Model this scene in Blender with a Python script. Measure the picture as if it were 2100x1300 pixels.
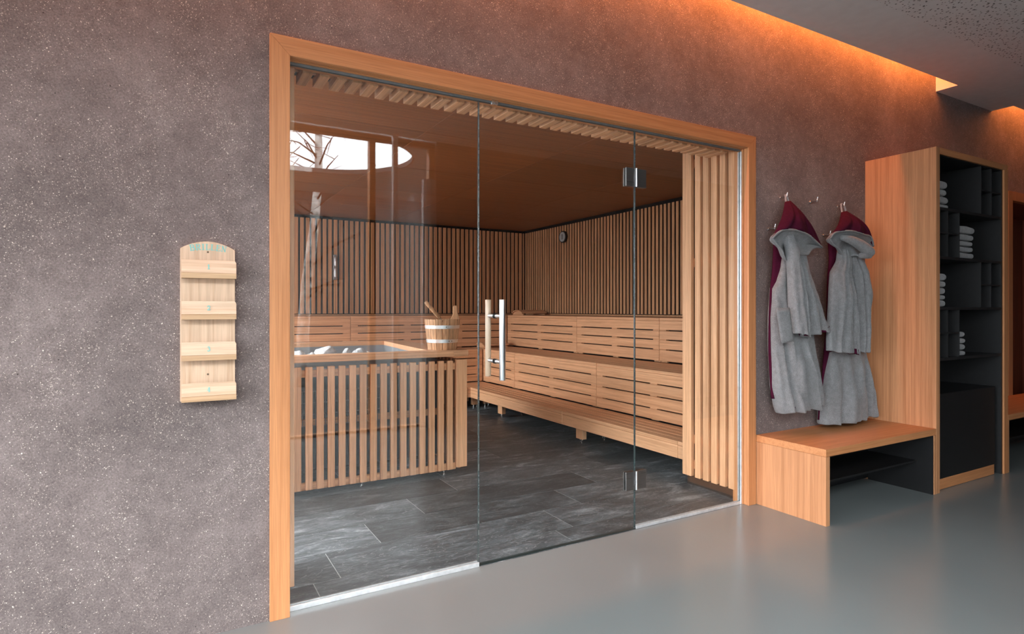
import bpy, bmesh, math, random
from mathutils import Vector, Matrix, noise
random.seed(7)
for o in list(bpy.data.objects): bpy.data.objects.remove(o)
S = bpy.context.scene
COL = S.collection
PI = math.pi

# ------------------------------------------------------------------ camera, world, light
cd = bpy.data.cameras.new('camera'); cam = bpy.data.objects.new('camera', cd); COL.objects.link(cam)
cam.location = (0, -2.555, 1.25); cam.rotation_euler = (PI/2, 0, -math.radians(29.775))
cd.sensor_width = 36; cd.lens = 1227.3/2100*36; cd.shift_y = -15.8/2100; cd.clip_start = .02
S.camera = cam
S.view_settings.view_transform = 'Standard'; S.view_settings.look = 'None'
S.view_settings.gamma = 1; S.view_settings.use_curve_mapping = False
S.view_settings.exposure = 0.92
SKY = 12.0
SX0_ = -.7
w = bpy.data.worlds.new('overcast'); S.world = w; w.use_nodes = True
wt = w.node_tree; wt.nodes.clear()
wo = wt.nodes.new('ShaderNodeOutputWorld'); bg = wt.nodes.new('ShaderNodeBackground')
tc = wt.nodes.new('ShaderNodeTexCoord'); sx = wt.nodes.new('ShaderNodeSeparateXYZ'); rp = wt.nodes.new('ShaderNodeValToRGB')
wt.links.new(tc.outputs['Generated'], sx.inputs[0]); wt.links.new(sx.outputs[2], rp.inputs[0])
rp.color_ramp.elements[0].position = 0.0; rp.color_ramp.elements[0].color = (.29, .31, .34, 1)
rp.color_ramp.elements[1].position = .45; rp.color_ramp.elements[1].color = (.90, .955, 1, 1)
wt.links.new(rp.outputs[0], bg.inputs[0]); bg.inputs[1].default_value = SKY; wt.links.new(bg.outputs[0], wo.inputs[0])

def area(name, loc, rot, sx_, sy_, power, color=(1, 1, 1), portal=False, spread=PI):
    l = bpy.data.lights.new(name, 'AREA'); l.shape = 'RECTANGLE'; l.size = sx_; l.size_y = sy_
    l.energy = power; l.color = color; l.spread = spread
    if portal: l.cycles.is_portal = True
    o = bpy.data.objects.new(name, l); COL.objects.link(o); o.location = loc; o.rotation_euler = rot
    return o
# portals guide the daylight that comes through the glazing behind and left of the viewer, and through the added sauna window
area('daylight_portal', (-1.0, -3.36, 1.5), (PI/2, 0, 0), 7.0, 3.0, 1, portal=True)
area('daylight_portal', (-4.46, -1.7, 1.5), (PI/2, 0, -PI/2), 3.2, 3.0, 1, portal=True)
area('daylight_portal', (SX0_-.03, 2.9, 1.35), (PI/2, 0, -PI/2), 4.2, 1.8, 1, portal=True)  # for the unseen window added to light the sauna
WARM = (1.0, .26, .055)
# LED strips lying in the two ceiling slots
area('cove_light', (.75, -.115, 3.33), (math.radians(35), 0, 0), 9.4, .02, 60, WARM)
area('cove_light', (7.9, -.115, 3.33), (math.radians(35), 0, 0), 2.6, .02, 14, WARM)

# ------------------------------------------------------------------ materials
def L(c):  # sRGB 0-255 -> linear
    return tuple(((v/255)/12.92 if v/255 <= .04045 else ((v/255+.055)/1.055)**2.4) for v in c)
class NT:
    def __init__(s, name):
        s.m = bpy.data.materials.new(name); s.m.use_nodes = True; s.t = s.m.node_tree; s.t.nodes.clear()
        s.out = s.n('OutputMaterial')
    def n(s, kind, **kw):
        nd = s.t.nodes.new('ShaderNode'+kind)
        for k, v in kw.items():
            if k in nd.inputs: nd.inputs[k].default_value = v
            else: setattr(nd, k, v)
        return nd
    def l(s, a, b): s.t.links.new(a, b)
    def pr(s, color=None, rough=.5, metal=0, spec=.5, **kw):
        b = s.n('BsdfPrincipled')
        if color is not None: b.inputs['Base Color'].default_value = (*color, 1)
        b.inputs['Roughness'].default_value = rough; b.inputs['Metallic'].default_value = metal
        b.inputs['Specular IOR Level'].default_value = spec
        for k, v in kw.items(): b.inputs[k].default_value = v
        s.l(b.outputs[0], s.out.inputs[0]); s.b = b; return b
    def ramp(s, fac, stops, interp='LINEAR'):
        r = s.n('ValToRGB'); r.color_ramp.interpolation = interp; e = r.color_ramp.elements
        while len(e) < len(stops): e.new(.5)
        for i, (p, c) in enumerate(stops): e[i].position = p; e[i].color = (*c, 1) if len(c) == 3 else c
        s.l(fac, r.inputs[0]); return r.outputs[0]
    def coord(s, scale=(1, 1, 1), rot=(0, 0, 0)):
        t = s.n('TexCoord'); mp = s.n('Mapping'); mp.inputs['Scale'].default_value = scale; mp.inputs['Rotation'].default_value = rot
        s.l(t.outputs['Object'], mp.inputs[0]); return mp.outputs[0]
    def mix(s, fac, a, b, mode='MIX'):
        m = s.n('Mix', data_type='RGBA', blend_type=mode)
        for i, v in ((0, fac), (6, a), (7, b)):
            if isinstance(v, (int, float)): m.inputs[i].default_value = v
            elif isinstance(v, tuple): m.inputs[i].default_value = (*v, 1)
            else: s.l(v, m.inputs[i])
        return m.outputs[2]
    def math(s, op, a, b=None, clamp=False):
        m = s.n('Math', operation=op, use_clamp=clamp)
        for i, v in enumerate((a, b)):
            if v is None: continue
            if isinstance(v, (int, float)): m.inputs[i].default_value = v
            else: s.l(v, m.inputs[i])
        return m.outputs[0]
    def bump(s, h, strength=.3, dist=.002, prev=None):
        b = s.n('Bump'); b.inputs['Strength'].default_value = strength; b.inputs['Distance'].default_value = dist
        s.l(h, b.inputs['Height'])
        if prev is not None: s.l(prev, b.inputs['Normal'])
        s.l(b.outputs[0], s.b.inputs['Normal']); return b.outputs[0]

def plain(name, color, rough=.5, metal=0, spec=.5, noise_amt=.12, scale=30):
    t = NT(name); t.pr(color, rough, metal, spec)
    nz = t.n('TexNoise'); nz.inputs['Scale'].default_value = scale; t.l(t.coord(), nz.inputs[0])
    c = t.ramp(nz.outputs[0], [(.3, tuple(v*(1-noise_amt) for v in color)), (.7, tuple(min(1, v*(1+noise_amt)) for v in color))])
    t.l(c, t.b.inputs['Base Color']); return t.m

_w = {}
def wood(kind, axis):
    if (kind, axis) in _w: return _w[(kind, axis)]
    base, var, rough, fine = {
        'frame': ((.52, .225, .092), .09, .48, 1.0),     # oiled larch of the door casing and cabinet
        'oak': ((.48, .225, .105), .16, .50, 1.6),       # veneer with open grain
        'sauna': ((.80, .43, .235), .14, .50, 1.0),      # benches
        'slat': ((.70, .365, .185), .20, .55, 1.0),       # wall slats
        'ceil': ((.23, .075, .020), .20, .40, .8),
        'pale': ((.66, .46, .32), .10, .50, .6),          # glasses rack, inner handle
        'pale_edge': ((.52, .33, .19), .15, .55, 2),
        'bucket': ((.62, .34, .18), .30, .6, 1.2),
        'niche': ((.20, .045, .018), .25, .5, 1.0)}[kind]
    t = NT('wood_%s_%s' % (kind, axis)); t.pr(base, rough, spec=.4)
    sc = {'x': (.9, 55, 55), 'y': (55, .9, 55), 'z': (55, 55, .9)}[axis]
    sf = tuple(v*4*fine if v > 2 else v*7 for v in sc)
    gi = t.n('NewGeometry'); rnd = gi.outputs['Random Per Island']
    tx = t.n('TexCoord'); add = t.n('VectorMath', operation='ADD'); cmb = t.n('CombineXYZ')
    r7 = t.math('MULTIPLY', rnd, 7.0)
    for i in range(3): t.l(r7, cmb.inputs[i])
    t.l(tx.outputs['Object'], add.inputs[0]); t.l(cmb.outputs[0], add.inputs[1])
    def mapped(s):
        m = t.n('Mapping'); m.inputs['Scale'].default_value = s; t.l(add.outputs[0], m.inputs[0]); return m.outputs[0]
    n1 = t.n('TexNoise'); n1.inputs['Scale'].default_value = 1; n1.inputs['Detail'].default_value = 4; n1.inputs['Distortion'].default_value = .35
    t.l(mapped(sc), n1.inputs[0])
    n2 = t.n('TexNoise'); n2.inputs['Scale'].default_value = 1; n2.inputs['Detail'].default_value = 3; t.l(mapped(sf), n2.inputs[0])
    dk = tuple(v*(1-var*1.3)*k for v, k in zip(base, (1, .93, .85))); lt = tuple(min(1, v*(1+var)) for v in base)
    c = t.ramp(n1.outputs[0], [(.32, dk), (.52, base), (.72, lt)])
    f = t.ramp(n2.outputs[0], [(.35, (.80, .78, .75)), (.60, (1, 1, 1))])
    c = t.mix(.75, c, f, 'MULTIPLY')
    bri = t.ramp(rnd, [(0, (1-var*.8,)*3), (1, (1+var*.35,)*3)])
    c = t.mix(1.0, c, bri, 'MULTIPLY')
    t.l(c, t.b.inputs['Base Color']); t.bump(n2.outputs[0], .12, .001)
    _w[(kind, axis)] = t.m; return t.m

def m_plaster():
    t = NT('plaster'); t.pr((.2, .15, .14), .78, spec=.35)
    big = t.n('TexNoise'); big.inputs['Scale'].default_value = 1.7; big.inputs['Detail'].default_value = 6; big.inputs['Roughness'].default_value = .6; t.l(t.coord(), big.inputs[0])
    c = t.ramp(big.outputs[0], [(.30, (.155, .124, .118)), (.52, (.222, .178, .168)), (.72, (.31, .253, .238))])
    fine = t.n('TexNoise'); fine.inputs['Scale'].default_value = 160; fine.inputs['Detail'].default_value = 5; fine.inputs['Roughness'].default_value = .7; t.l(t.coord(rot=(0, .4, 0)), fine.inputs[0])
    c = t.mix(.55, c, t.ramp(fine.outputs[0], [(.36, (.42, .40, .40)), (.62, (1.30, 1.30, 1.30))]), 'MULTIPLY')
    # straw and mineral flecks
    clus = t.n('TexNoise'); clus.inputs['Scale'].default_value = 4.2; clus.inputs['Detail'].default_value = 5; clus.inputs['Roughness'].default_value = .7; t.l(t.coord(scale=(1, 1, 1)), clus.inputs[0])
    cl = t.ramp(clus.outputs[0], [(.40, (.12,.12,.12)), (.50, (.4,.4,.4)), (.64, (1, 1, 1))])
    h = None
    for sc, rr, keep in ((115, .26, .14), (240, .34, .38)):
        wn = t.n('TexNoise'); wn.inputs['Scale'].default_value = sc*.8; t.l(t.coord(), wn.inputs[0])
        va = t.n('VectorMath', operation='MULTIPLY_ADD'); t.l(wn.outputs[1], va.inputs[0]); va.inputs[1].default_value = (.008, .008, .008)
        t.l(t.coord(rot=(.2, .5, .1)), va.inputs[2])
        v = t.n('TexVoronoi'); v.inputs['Scale'].default_value = sc; t.l(va.outputs[0], v.inputs['Vector'])
        spot = t.math('LESS_THAN', v.outputs['Distance'], rr)
        sp = t.n('SeparateColor'); t.l(v.outputs['Color'], sp.inputs[0])
        thr = t.math('MULTIPLY', cl, keep)
        k = t.math('LESS_THAN', sp.outputs[0], thr)
        f = t.math('MULTIPLY', spot, k)
        c = t.mix(f, c, t.ramp(sp.outputs[1], [(0, (.38, .31, .28)), (.6, (.56, .46, .39)), (1, (.85, .76, .66))]))
        h = f if h is None else t.math('MAXIMUM', h, f)
    v = t.n('TexVoronoi'); v.inputs['Scale'].default_value = 42; t.l(t.coord(rot=(0, .3, 0), scale=(1, 1, 1)), v.inputs['Vector'])
    sp = t.n('SeparateColor'); t.l(v.outputs['Color'], sp.inputs[0])
    pit = t.math('MULTIPLY', t.math('LESS_THAN', v.outputs['Distance'], .09), t.math('LESS_THAN', sp.outputs[0], .05))
    c = t.mix(pit, c, (.045, .035, .033))
    md = t.n('TexNoise'); md.inputs['Scale'].default_value = 22; md.inputs['Detail'].default_value = 6; md.inputs['Roughness'].default_value = .75; t.l(t.coord(), md.inputs[0])
    c = t.mix(.6, c, t.ramp(md.outputs[0], [(.36, (.72, .70, .70)), (.62, (1.12, 1.12, 1.12))]), 'MULTIPLY')
    t.l(c, t.b.inputs['Base Color'])
    b1 = t.bump(fine.outputs[0], 1.0, .006)
    b2 = t.bump(t.math('SUBTRACT', h, pit), .5, .002, b1)
    mid = t.n('TexNoise'); mid.inputs['Scale'].default_value = 28; mid.inputs['Detail'].default_value = 4; t.l(t.coord(scale=(1, 1, .6)), mid.inputs[0])
    t.bump(mid.outputs[0], .45, .006, b2)
    return t.m
def m_floor():
    t = NT('epoxy_floor'); t.pr((.25, .26, .25), .2, spec=.5)
    n = t.n('TexNoise'); n.inputs['Scale'].default_value = 1.1; n.inputs['Detail'].default_value = 2; t.l(t.coord(), n.inputs[0])
    t.l(t.ramp(n.outputs[0], [(.3, (.168, .184, .182)), (.7, (.185, .202, .199))]), t.b.inputs['Base Color'])
    n2 = t.n('TexNoise'); n2.inputs['Scale'].default_value = 7; n2.inputs['Detail'].default_value = 4; t.l(t.coord(), n2.inputs[0])
    t.b.inputs['Roughness'].default_value = .23
    return t.m
def m_slate():
    t = NT('slate_tile'); t.pr((.1, .1, .1), .45, spec=.4)
    gi = t.n('NewGeometry'); rnd = gi.outputs['Random Per Island']
    tx = t.n('TexCoord'); cmb = t.n('CombineXYZ'); t.l(t.math('MULTIPLY', rnd, 9), cmb.inputs[2])
    add = t.n('VectorMath', operation='ADD'); t.l(tx.outputs['Object'], add.inputs[0]); t.l(cmb.outputs[0], add.inputs[1])
    mp = t.n('Mapping'); mp.inputs['Scale'].default_value = (1.6, 4.5, 1); t.l(add.outputs[0], mp.inputs[0])
    n = t.n('TexNoise'); n.inputs['Scale'].default_value = 1.3; n.inputs['Detail'].default_value = 9; n.inputs['Roughness'].default_value = .68; n.inputs['Distortion'].default_value = 1.6
    t.l(mp.outputs[0], n.inputs[0])
    c = t.ramp(n.outputs[0], [(.30, (.024, .027, .030)), (.48, (.056, .061, .066)), (.58, (.100, .107, .115)), (.70, (.28, .295, .31))])
    f = t.n('TexNoise'); f.inputs['Scale'].default_value = 60; f.inputs['Detail'].default_value = 5; f.inputs['Roughness'].default_value = .7
    mp2 = t.n('Mapping'); mp2.inputs['Scale'].default_value = (.6, 1.6, 1); t.l(add.outputs[0], mp2.inputs[0]); t.l(mp2.outputs[0], f.inputs[0])
    c = t.mix(.8, c, t.ramp(f.outputs[0], [(.3, (.5,)*3), (.7, (1.5,)*3)]), 'MULTIPLY')
    w1 = t.n('TexNoise'); w1.inputs['Scale'].default_value = 2.2; w1.inputs['Detail'].default_value = 3; w1.inputs['Distortion'].default_value = 2.5; t.l(mp.outputs[0], w1.inputs[0])
    vein = t.ramp(w1.outputs[0], [(.485, (0, 0, 0)), (.50, (1, 1, 1)), (.515, (0, 0, 0))])
    c = t.mix(t.math('MULTIPLY', vein, .35), c, (.36, .36, .36))
    c = t.mix(1.0, c, t.ramp(rnd, [(0, (.55,)*3), (1, (1.5,)*3)]), 'MULTIPLY')
    t.l(c, t.b.inputs['Base Color']); b = t.bump(n.outputs[0], .35, .006); t.bump(f.outputs[0], .35, .0015, b)
    return t.m
def m_ceiling():
    t = NT('ceiling_paint'); t.pr((.33, .335, .335), .8, spec=.2)
    n = t.n('TexNoise'); n.inputs['Scale'].default_value = 14; t.l(t.coord(), n.inputs[0])
    c = t.ramp(n.outputs[0], [(.3, (.60, .61, .615)), (.7, (.64, .65, .655))])
    tx = t.n('TexCoord'); sp0 = t.n('SeparateXYZ'); t.l(tx.outputs['Object'], sp0.inputs[0])
    zone = t.math('MULTIPLY', t.math('LESS_THAN', sp0.outputs[1], -.57), t.math('LESS_THAN', sp0.outputs[2], 3.08))
    hole = None
    for sc, rot in ((27, .3), (35, 1.1)):
        v = t.n('TexVoronoi', voronoi_dimensions='2D'); v.inputs['Scale'].default_value = sc; t.l(t.coord(rot=(0, 0, rot)), v.inputs['Vector'])
        sp = t.n('SeparateColor'); t.l(v.outputs['Color'], sp.inputs[0])
        rad = t.math('MULTIPLY_ADD', sp.outputs[1], .10); t.t.nodes[-1].inputs[2].default_value = .09
        h = t.math('MULTIPLY', t.math('LESS_THAN', v.outputs['Distance'], rad), t.math('LESS_THAN', sp.outputs[0], .6))
        hole = h if hole is None else t.math('MAXIMUM', hole, h)
    hole = t.math('MULTIPLY', hole, zone)
    c = t.mix(hole, c, (.16, .16, .16))
    t.l(c, t.b.inputs['Base Color']); t.bump(t.math('SUBTRACT', 1.0, hole), .8, .004); return t.m
def m_glass():
    t = NT('clear_glass'); tr = t.n('BsdfTransparent'); tr.inputs[0].default_value = (.975, .985, .98, 1)
    gl = t.n('BsdfGlossy'); gl.inputs['Roughness'].default_value = 0.0; gl.inputs[0].default_value = (1, 1, 1, 1)
    g = t.n('NewGeometry'); ior = t.n('Mix', data_type='FLOAT'); ior.inputs[2].default_value = 1.52; ior.inputs[3].default_value = 1/1.52
    t.l(g.outputs['Backfacing'], ior.inputs[0]); fr = t.n('Fresnel'); t.l(ior.outputs[0], fr.inputs[0])
    mx = t.n('MixShader'); t.l(fr.outputs[0], mx.inputs[0]); t.l(tr.outputs[0], mx.inputs[1]); t.l(gl.outputs[0], mx.inputs[2]); t.l(mx.outputs[0], t.out.inputs[0])
    return t.m
def m_cloth(name, c, sc=230, sheen=.2):
    t = NT(name); t.pr(c, .95, spec=.1); t.b.inputs['Sheen Weight'].default_value = sheen; t.b.inputs['Sheen Roughness'].default_value = .5
    n = t.n('TexNoise'); n.inputs['Scale'].default_value = sc; n.inputs['Detail'].default_value = 4; n.inputs['Roughness'].default_value = .7; t.l(t.coord(), n.inputs[0])
    b = t.n('TexNoise'); b.inputs['Scale'].default_value = 38; b.inputs['Detail'].default_value = 4; t.l(t.coord(), b.inputs[0])
    k = t.ramp(n.outputs[0], [(.35, tuple(v*.72 for v in c)), (.65, tuple(min(1, v*1.18) for v in c))])
    k = t.mix(.6, k, t.ramp(b.outputs[0], [(.35, (.82,)*3), (.65, (1.12,)*3)]), 'MULTIPLY')
    t.l(k, t.b.inputs['Base Color']); p = t.bump(n.outputs[0], .7, .003); t.bump(b.outputs[0], .35, .006, p); return t.m
def m_metal(name, c, rough, axis=None):
    t = NT(name); t.pr(c, rough, 1.0)
    sc = {'x': (4, 300, 300), 'z': (300, 300, 4), None: (60, 60, 60)}[axis]
    n = t.n('TexNoise'); n.inputs['Scale'].default_value = 1; t.l(t.coord(scale=sc), n.inputs[0])
    t.l(t.ramp(n.outputs[0], [(.3, (rough*.75,)*3), (.7, (rough*1.3,)*3)]), t.b.inputs['Roughness']); return t.m
def m_stone():
    t = NT('heater_stone'); t.pr((.5, .5, .5), .85, spec=.3)
    n = t.n('TexNoise'); n.inputs['Scale'].default_value = 30; n.inputs['Detail'].default_value = 8; n.inputs['Roughness'].default_value = .75; t.l(t.coord(), n.inputs[0])
    t.l(t.ramp(n.outputs[0], [(.3, (.22, .22, .225)), (.45, (.62, .62, .63)), (.7, (.86, .86, .87))]), t.b.inputs['Base Color']); t.bump(n.outputs[0], .6, .006); return t.m

M = dict(plaster=m_plaster(), floor=m_floor(), slate=m_slate(), ceiling=m_ceiling(), glass=m_glass(),
         grey=m_cloth('grey_terry', (.225, .225, .23)), maroon=m_cloth('maroon_terry', (.058, .006, .022), sheen=0), towel=m_cloth('towel_terry', (.27, .27, .275), 300),
         steel=m_metal('brushed_steel', (.66, .67, .68), .25), steelz=plain('satin_bar', (.55, .57, .59), .28, 1.0, noise_amt=.03), alu=plain('aluminium_channel', (.74, .75, .76), .35, .6),
         liner=m_metal('heater_liner', (.42, .43, .45), .5, 'x'), hoop=m_metal('hoop', (.78, .80, .82), .42),
         edge=plain('glass_edge', (.02, .035, .035), .35, 0, .5), track=plain('grey_track', (.16, .18, .19), .4, .3), hinge=m_metal('hinge_steel', (.30, .29, .285), .35, 'x'), black=plain('black_laminate', (.0085, .0085, .009), .42, 0, .4),
         blackl=plain('black_liner', (.011, .011, .0115), .5, 0, .4), dark=plain('dark_backing', (.012, .011, .011), .85, 0, .2), rubber=plain('black_rubber', (.015, .015, .015), .6),
         stone=m_stone(), grout=plain('grout', (.46, .46, .45), .9), teal=plain('teal_print', (.20, .46, .42), .7, noise_amt=.05), white=plain('white_face', (.45, .46, .46), .5),
         strap=m_cloth('grey_tape', (.42, .42, .43)), pole=plain('pale_column', (.75, .75, .73), .6), mull=wood('frame', 'z'),
         bark=plain('birch_bark', (.5, .48, .45), .9, noise_amt=.6, scale=9), out=plain('outdoor_ground', (.05, .05, .047), .95), facade=plain('far_facade', (.055, .05, .047), .9),
         canopy=plain('canopy_render', (.42, .42, .41), .8), cable=plain('screw_dark', (.10, .06, .03), .6))

# ------------------------------------------------------------------ object helpers
def tag(o, label=None, cat=None, group=None, kind=None):
    if label: o['label'] = label
    if cat: o['category'] = cat
    if group: o['group'] = group
    if kind: o['kind'] = kind
    return o
def thing(name, loc, label, cat, group=None, rz=0):
    o = bpy.data.objects.new(name, None); COL.objects.link(o); o.location = loc; o.rotation_euler = (0, 0, rz); o.empty_display_size = .1
    return tag(o, label, cat, group)
def wloc(p):
    v = Vector((0, 0, 0))
    while p is not None: v += Vector(p.location); p = p.parent
    return v
class MB:
    """collects shapes given in world coordinates (or local to origin o)"""
    def __init__(s): s.bm = bmesh.new(); s.mi = 0
    def _f(s, vs):
        try: f = s.bm.faces.new(vs); f.material_index = s.mi; return f
        except ValueError: return None
    def box(s, x0, x1, y0, y1, z0, z1, mat=None):
        if x0 > x1: x0, x1 = x1, x0
        if y0 > y1: y0, y1 = y1, y0
        P = [Vector((x, y, z)) for z in (z0, z1) for y in (y0, y1) for x in (x0, x1)]
        if mat is not None: P = [mat @ p for p in P]
        v = [s.bm.verts.new(p) for p in P]
        for f in ((0, 2, 3, 1), (4, 5, 7, 6), (0, 1, 5, 4), (2, 6, 7, 3), (0, 4, 6, 2), (1, 3, 7, 5)): s._f([v[i] for i in f])
        return s
    def prism(s, pts, a, b, plane='xz', mat=None):
        """polygon pts extruded from a to b along the third axis"""
        def P(p, t):
            q = {'xz': (p[0], t, p[1]), 'xy': (p[0], p[1], t), 'yz': (t, p[0], p[1])}[plane]
            q = Vector(q); return mat @ q if mat is not None else q
        A = [s.bm.verts.new(P(p, a)) for p in pts]; B = [s.bm.verts.new(P(p, b)) for p in pts]; n = len(pts)
        s._f(A); s._f(B[::-1])
        for i in range(n): s._f([A[i], B[i], B[(i+1) % n], A[(i+1) % n]])
        return s
    def loft(s, rings, closed=True, cap0=True, cap1=True, mis=None):
        R = [[s.bm.verts.new(p) for p in r] for r in rings]; n = len(R[0])
        for k in range(len(R)-1):
            if mis is not None: s.mi = mis[k]
            for i in range(n if closed else n-1):
                s._f([R[k][i], R[k][(i+1) % n], R[k+1][(i+1) % n], R[k+1][i]])
        if closed:
            if cap0: s._f(R[0][::-1])
            if cap1: s._f(R[-1])
        return R
    def tube(s, pts, r, n=12, caps=True):
        pts = [Vector(p) for p in pts]; rr = r if isinstance(r, (list, tuple)) else [r]*len(pts); rings = []
        up = Vector((0, 0, 1)); d0 = (pts[1]-pts[0]).normalized()
        if abs(d0.dot(up)) > .9: up = Vector((1, 0, 0))
        for i, p in enumerate(pts):
            d = (pts[min(i+1, len(pts)-1)]-pts[max(i-1, 0)]).normalized()
            a = d.cross(up).normalized(); b = d.cross(a).normalized(); 
            rings.append([p+a*math.cos(t*2*PI/n)*rr[i]+b*math.sin(t*2*PI/n)*rr[i] for t in range(n)])
        s.loft(rings, True, caps, caps); return s
    def build(s, name, mats, parent=None, bevel=0, smooth=False, sub=0, solid=0, seg=2, kind=None, label=None, origin=None):
        bm = s.bm; bmesh.ops.recalc_face_normals(bm, faces=bm.faces)
        o0 = wloc(parent) if parent is not None else (Vector(origin) if origin else Vector((0, 0, 0)))
        if o0.length: bmesh.ops.translate(bm, verts=bm.verts, vec=-o0)
        me = bpy.data.meshes.new(name); bm.to_mesh(me); bm.free()
        for m in (mats if isinstance(mats, (list, tuple)) else [mats]): me.materials.append(m)
        if smooth:
            for p in me.polygons: p.use_smooth = True
        o = bpy.data.objects.new(name, me); COL.objects.link(o)
        if parent is not None: o.parent = parent
        elif origin: o.location = origin
        if solid: q = o.modifiers.new('s', 'SOLIDIFY'); q.thickness = solid; q.offset = 0
        if bevel: q = o.modifiers.new('b', 'BEVEL'); q.width = bevel; q.segments = seg; q.limit_method = 'ANGLE'; q.harden_normals = False
        if sub: q = o.modifiers.new('u', 'SUBSURF'); q.levels = sub; q.render_levels = sub
        if kind: o['kind'] = kind
        if label: o['label'] = label
        return o
def boxes(name, L_, mats, parent=None, bevel=0, **kw):
    m = MB()
    for b in L_: m.box(*b)
    return m.build(name, mats, parent, bevel, **kw)
def parts(name, L_, mats, parent=None, bevel=0, **kw):
    for b in L_: boxes(name, [b], mats, parent, bevel, **kw)
def struct(name, L_, mat, bevel=0):
    return boxes(name, L_, mat, None, bevel, kind='structure')

# ------------------------------------------------------------------ lobby shell
XL, XR, YB, ZC = -4.5, 9.0, -3.35, 3.059
WY = .012
struct('floor', [(XL, XR, YB-.05, .045, -.06, 0)], M['floor'])
# plaster wall round the doorway and the niche further along
for q_ in ((XL-.1, SX0_, WY, .56, 0, 3.5), (SX0_, .398, WY, .499, 0, 3.5), (.398, 3.252, WY, .30, 2.33, 3.5), (3.252, 6.87, WY, .56, 0, 3.5), (6.87, 8.6, WY, .56, 2.30, 3.5), (6.87, 8.6, WY, .56, 0, .02), (8.6, XR+.1, WY, .56, 0, 3.5)):
    struct('wall_front', [q_], M['plaster'])
struct('ceiling', [(XL, XR, YB, -.149, ZC, 3.45), (5.525, 6.515, -.149, WY, ZC, 3.45), (XL, XR, -.149, WY, 3.40, 3.45)], M['ceiling'])
struct('wall_right', [(XR, XR+.1, YB, WY, 0, 3.45)], M['plaster'])
struct('wall_rear', [(2.5, XR, YB-.12, YB, 0, 3.45)], M['plaster'])
# glazing behind the viewer
struct('trim_6', [(XL, 2.5, YB-.10, YB-.02, 0, .02)], M['mull'])
struct('trim_3', [(XL, 2.5, YB-.10, YB-.02, 2.99, 3.05)], plain('dark_track', (.03, .03, .03), .5))
for i, x in enumerate((-4.47, -2.9, -1.3, .3, 1.81, 2.46)):
    struct('window_%d' % (i+3), [(x-.03, x+.03, YB-.10, YB-.02, .021, 2.99)], M['mull'])
for i, y in enumerate((-3.2, -1.7, -.05)):
    struct('window_%d' % (i+9), [(XL-.08, XL, y-.03, y+.03, 0, 3.059)], M['mull'])
struct('window_15', [(2.01, 2.06, YB-.01, YB+.04, 0, 3.055)], M['pole'])
struct('window_12', [(XL, 2.46, YB-.065, YB-.055, .021, 2.99)], M['glass'])
# exterior: ground, canopy with an oval opening, far wing
struct('floor', [(-30, 30, -40, YB-.12, -.12, -.02), (-30, XL-.1, YB-.12, 20, -.12, -.02)], M['out'])
def stadium(n, x0, x1, y0, y1):
    r = (y1-y0)/2; cy = (y0+y1)/2; out = []
    for i in range(n):
        a = 2*PI*i/n; cx = x1-r if math.cos(a) >= 0 else x0+r
        out.append((cx+r*math.cos(a), cy+r*math.sin(a)))
    return out
mb = MB(); N = 48; inner = stadium(N, -5.2, 2.62, -5.5, -3.52)
outer = []
for p, q in zip(inner, range(N)):
    a = 2*PI*q/N; d = max(abs(math.cos(a))/1.0, abs(math.sin(a))/1.0)
    cx_, cy_ = -1.0, -5.15; ex, ey = 6.5, 1.7
    outer.append((cx_+ex*math.cos(a)/d, cy_+ey*math.sin(a)/d))
mb.loft([[Vector((x, y, 3.06)) for x, y in inner], [Vector((x, y, 3.06)) for x, y in outer], [Vector((x, y, 3.12)) for x, y in outer], [Vector((x, y, 3.12)) for x, y in inner], [Vector((x, y, 3.06)) for x, y in inner]], True, False, False)
mb.build('ceiling', M['canopy'], kind='structure')
mb = MB()
for i in range(150):
    a = 2*PI*i/150; r = .985; cx = 2.62-r if math.cos(a) >= 0 else -5.2+r
    x, y = cx+r*.99*math.cos(a), -4.51+r*.99*math.sin(a)
    if math.cos(a) >= 0: mb.box(-.012, .012, -.02, .02, 3.062, 3.118, Matrix.Translation((x, y, 0)) @ Matrix.Rotation(a, 4, 'Z'))
mb.build('trim_4', M['facade'], kind='structure')
fb = thing('outbuilding', (1, -17, 0), 'long low brown building across the garden, only mirrored in the sauna glass', 'building')
boxes('wall', [(-9, 14, -18, -15, 0, 4.8)], M['facade'], fb); boxes('roof', [(-9.3, 14.3, -18.3, -14.6, 4.8, 5.0)], M['dark'], fb)
def birch(x, y, h, lean, label, seed):
    rnd = random.Random(seed); t = thing('birch_tree', (x, y, -.02), label, 'tree', 'birches mirrored in the sauna glass')
    mb = MB(); pts = [Vector((x+lean*k/8*h*.1+.05*math.sin(k*1.3+seed), y, -.02+h*k/8)) for k in range(9)]
    mb.tube(pts, [.11*(1-k/10) for k in range(9)], 10); mb.build('trunk', M['bark'], t, smooth=True)
    mb = MB()
    for k in range(46):
        s_ = rnd.uniform(.2, .97)*8; i = int(s_); p = pts[i].lerp(pts[min(i+1, 8)], s_-i)
        a = rnd.uniform(0, 2*PI); ln = rnd.uniform(.5, 1.5)*(1.15-s_/9)
        d = Vector((math.cos(a), math.sin(a)*.8, rnd.uniform(.2, .9))).normalized()
        q = [p, p+d*ln*.5+Vector((0, 0, .05)), p+d*ln+Vector((0, 0, -.08*ln))]
        mb.tube(q, [.018, .011, .004], 5)
        for j in range(3):
            e = p+d*ln*rnd.uniform(.35, .9); f = e+Vector((rnd.uniform(-.35, .35), rnd.uniform(-.3, .3), rnd.uniform(-.4, .2)))
            mb.tube([e, e.lerp(f, .5), f], [.007, .005, .002], 4)
    mb.build('branches', M['dark'], t)
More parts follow.
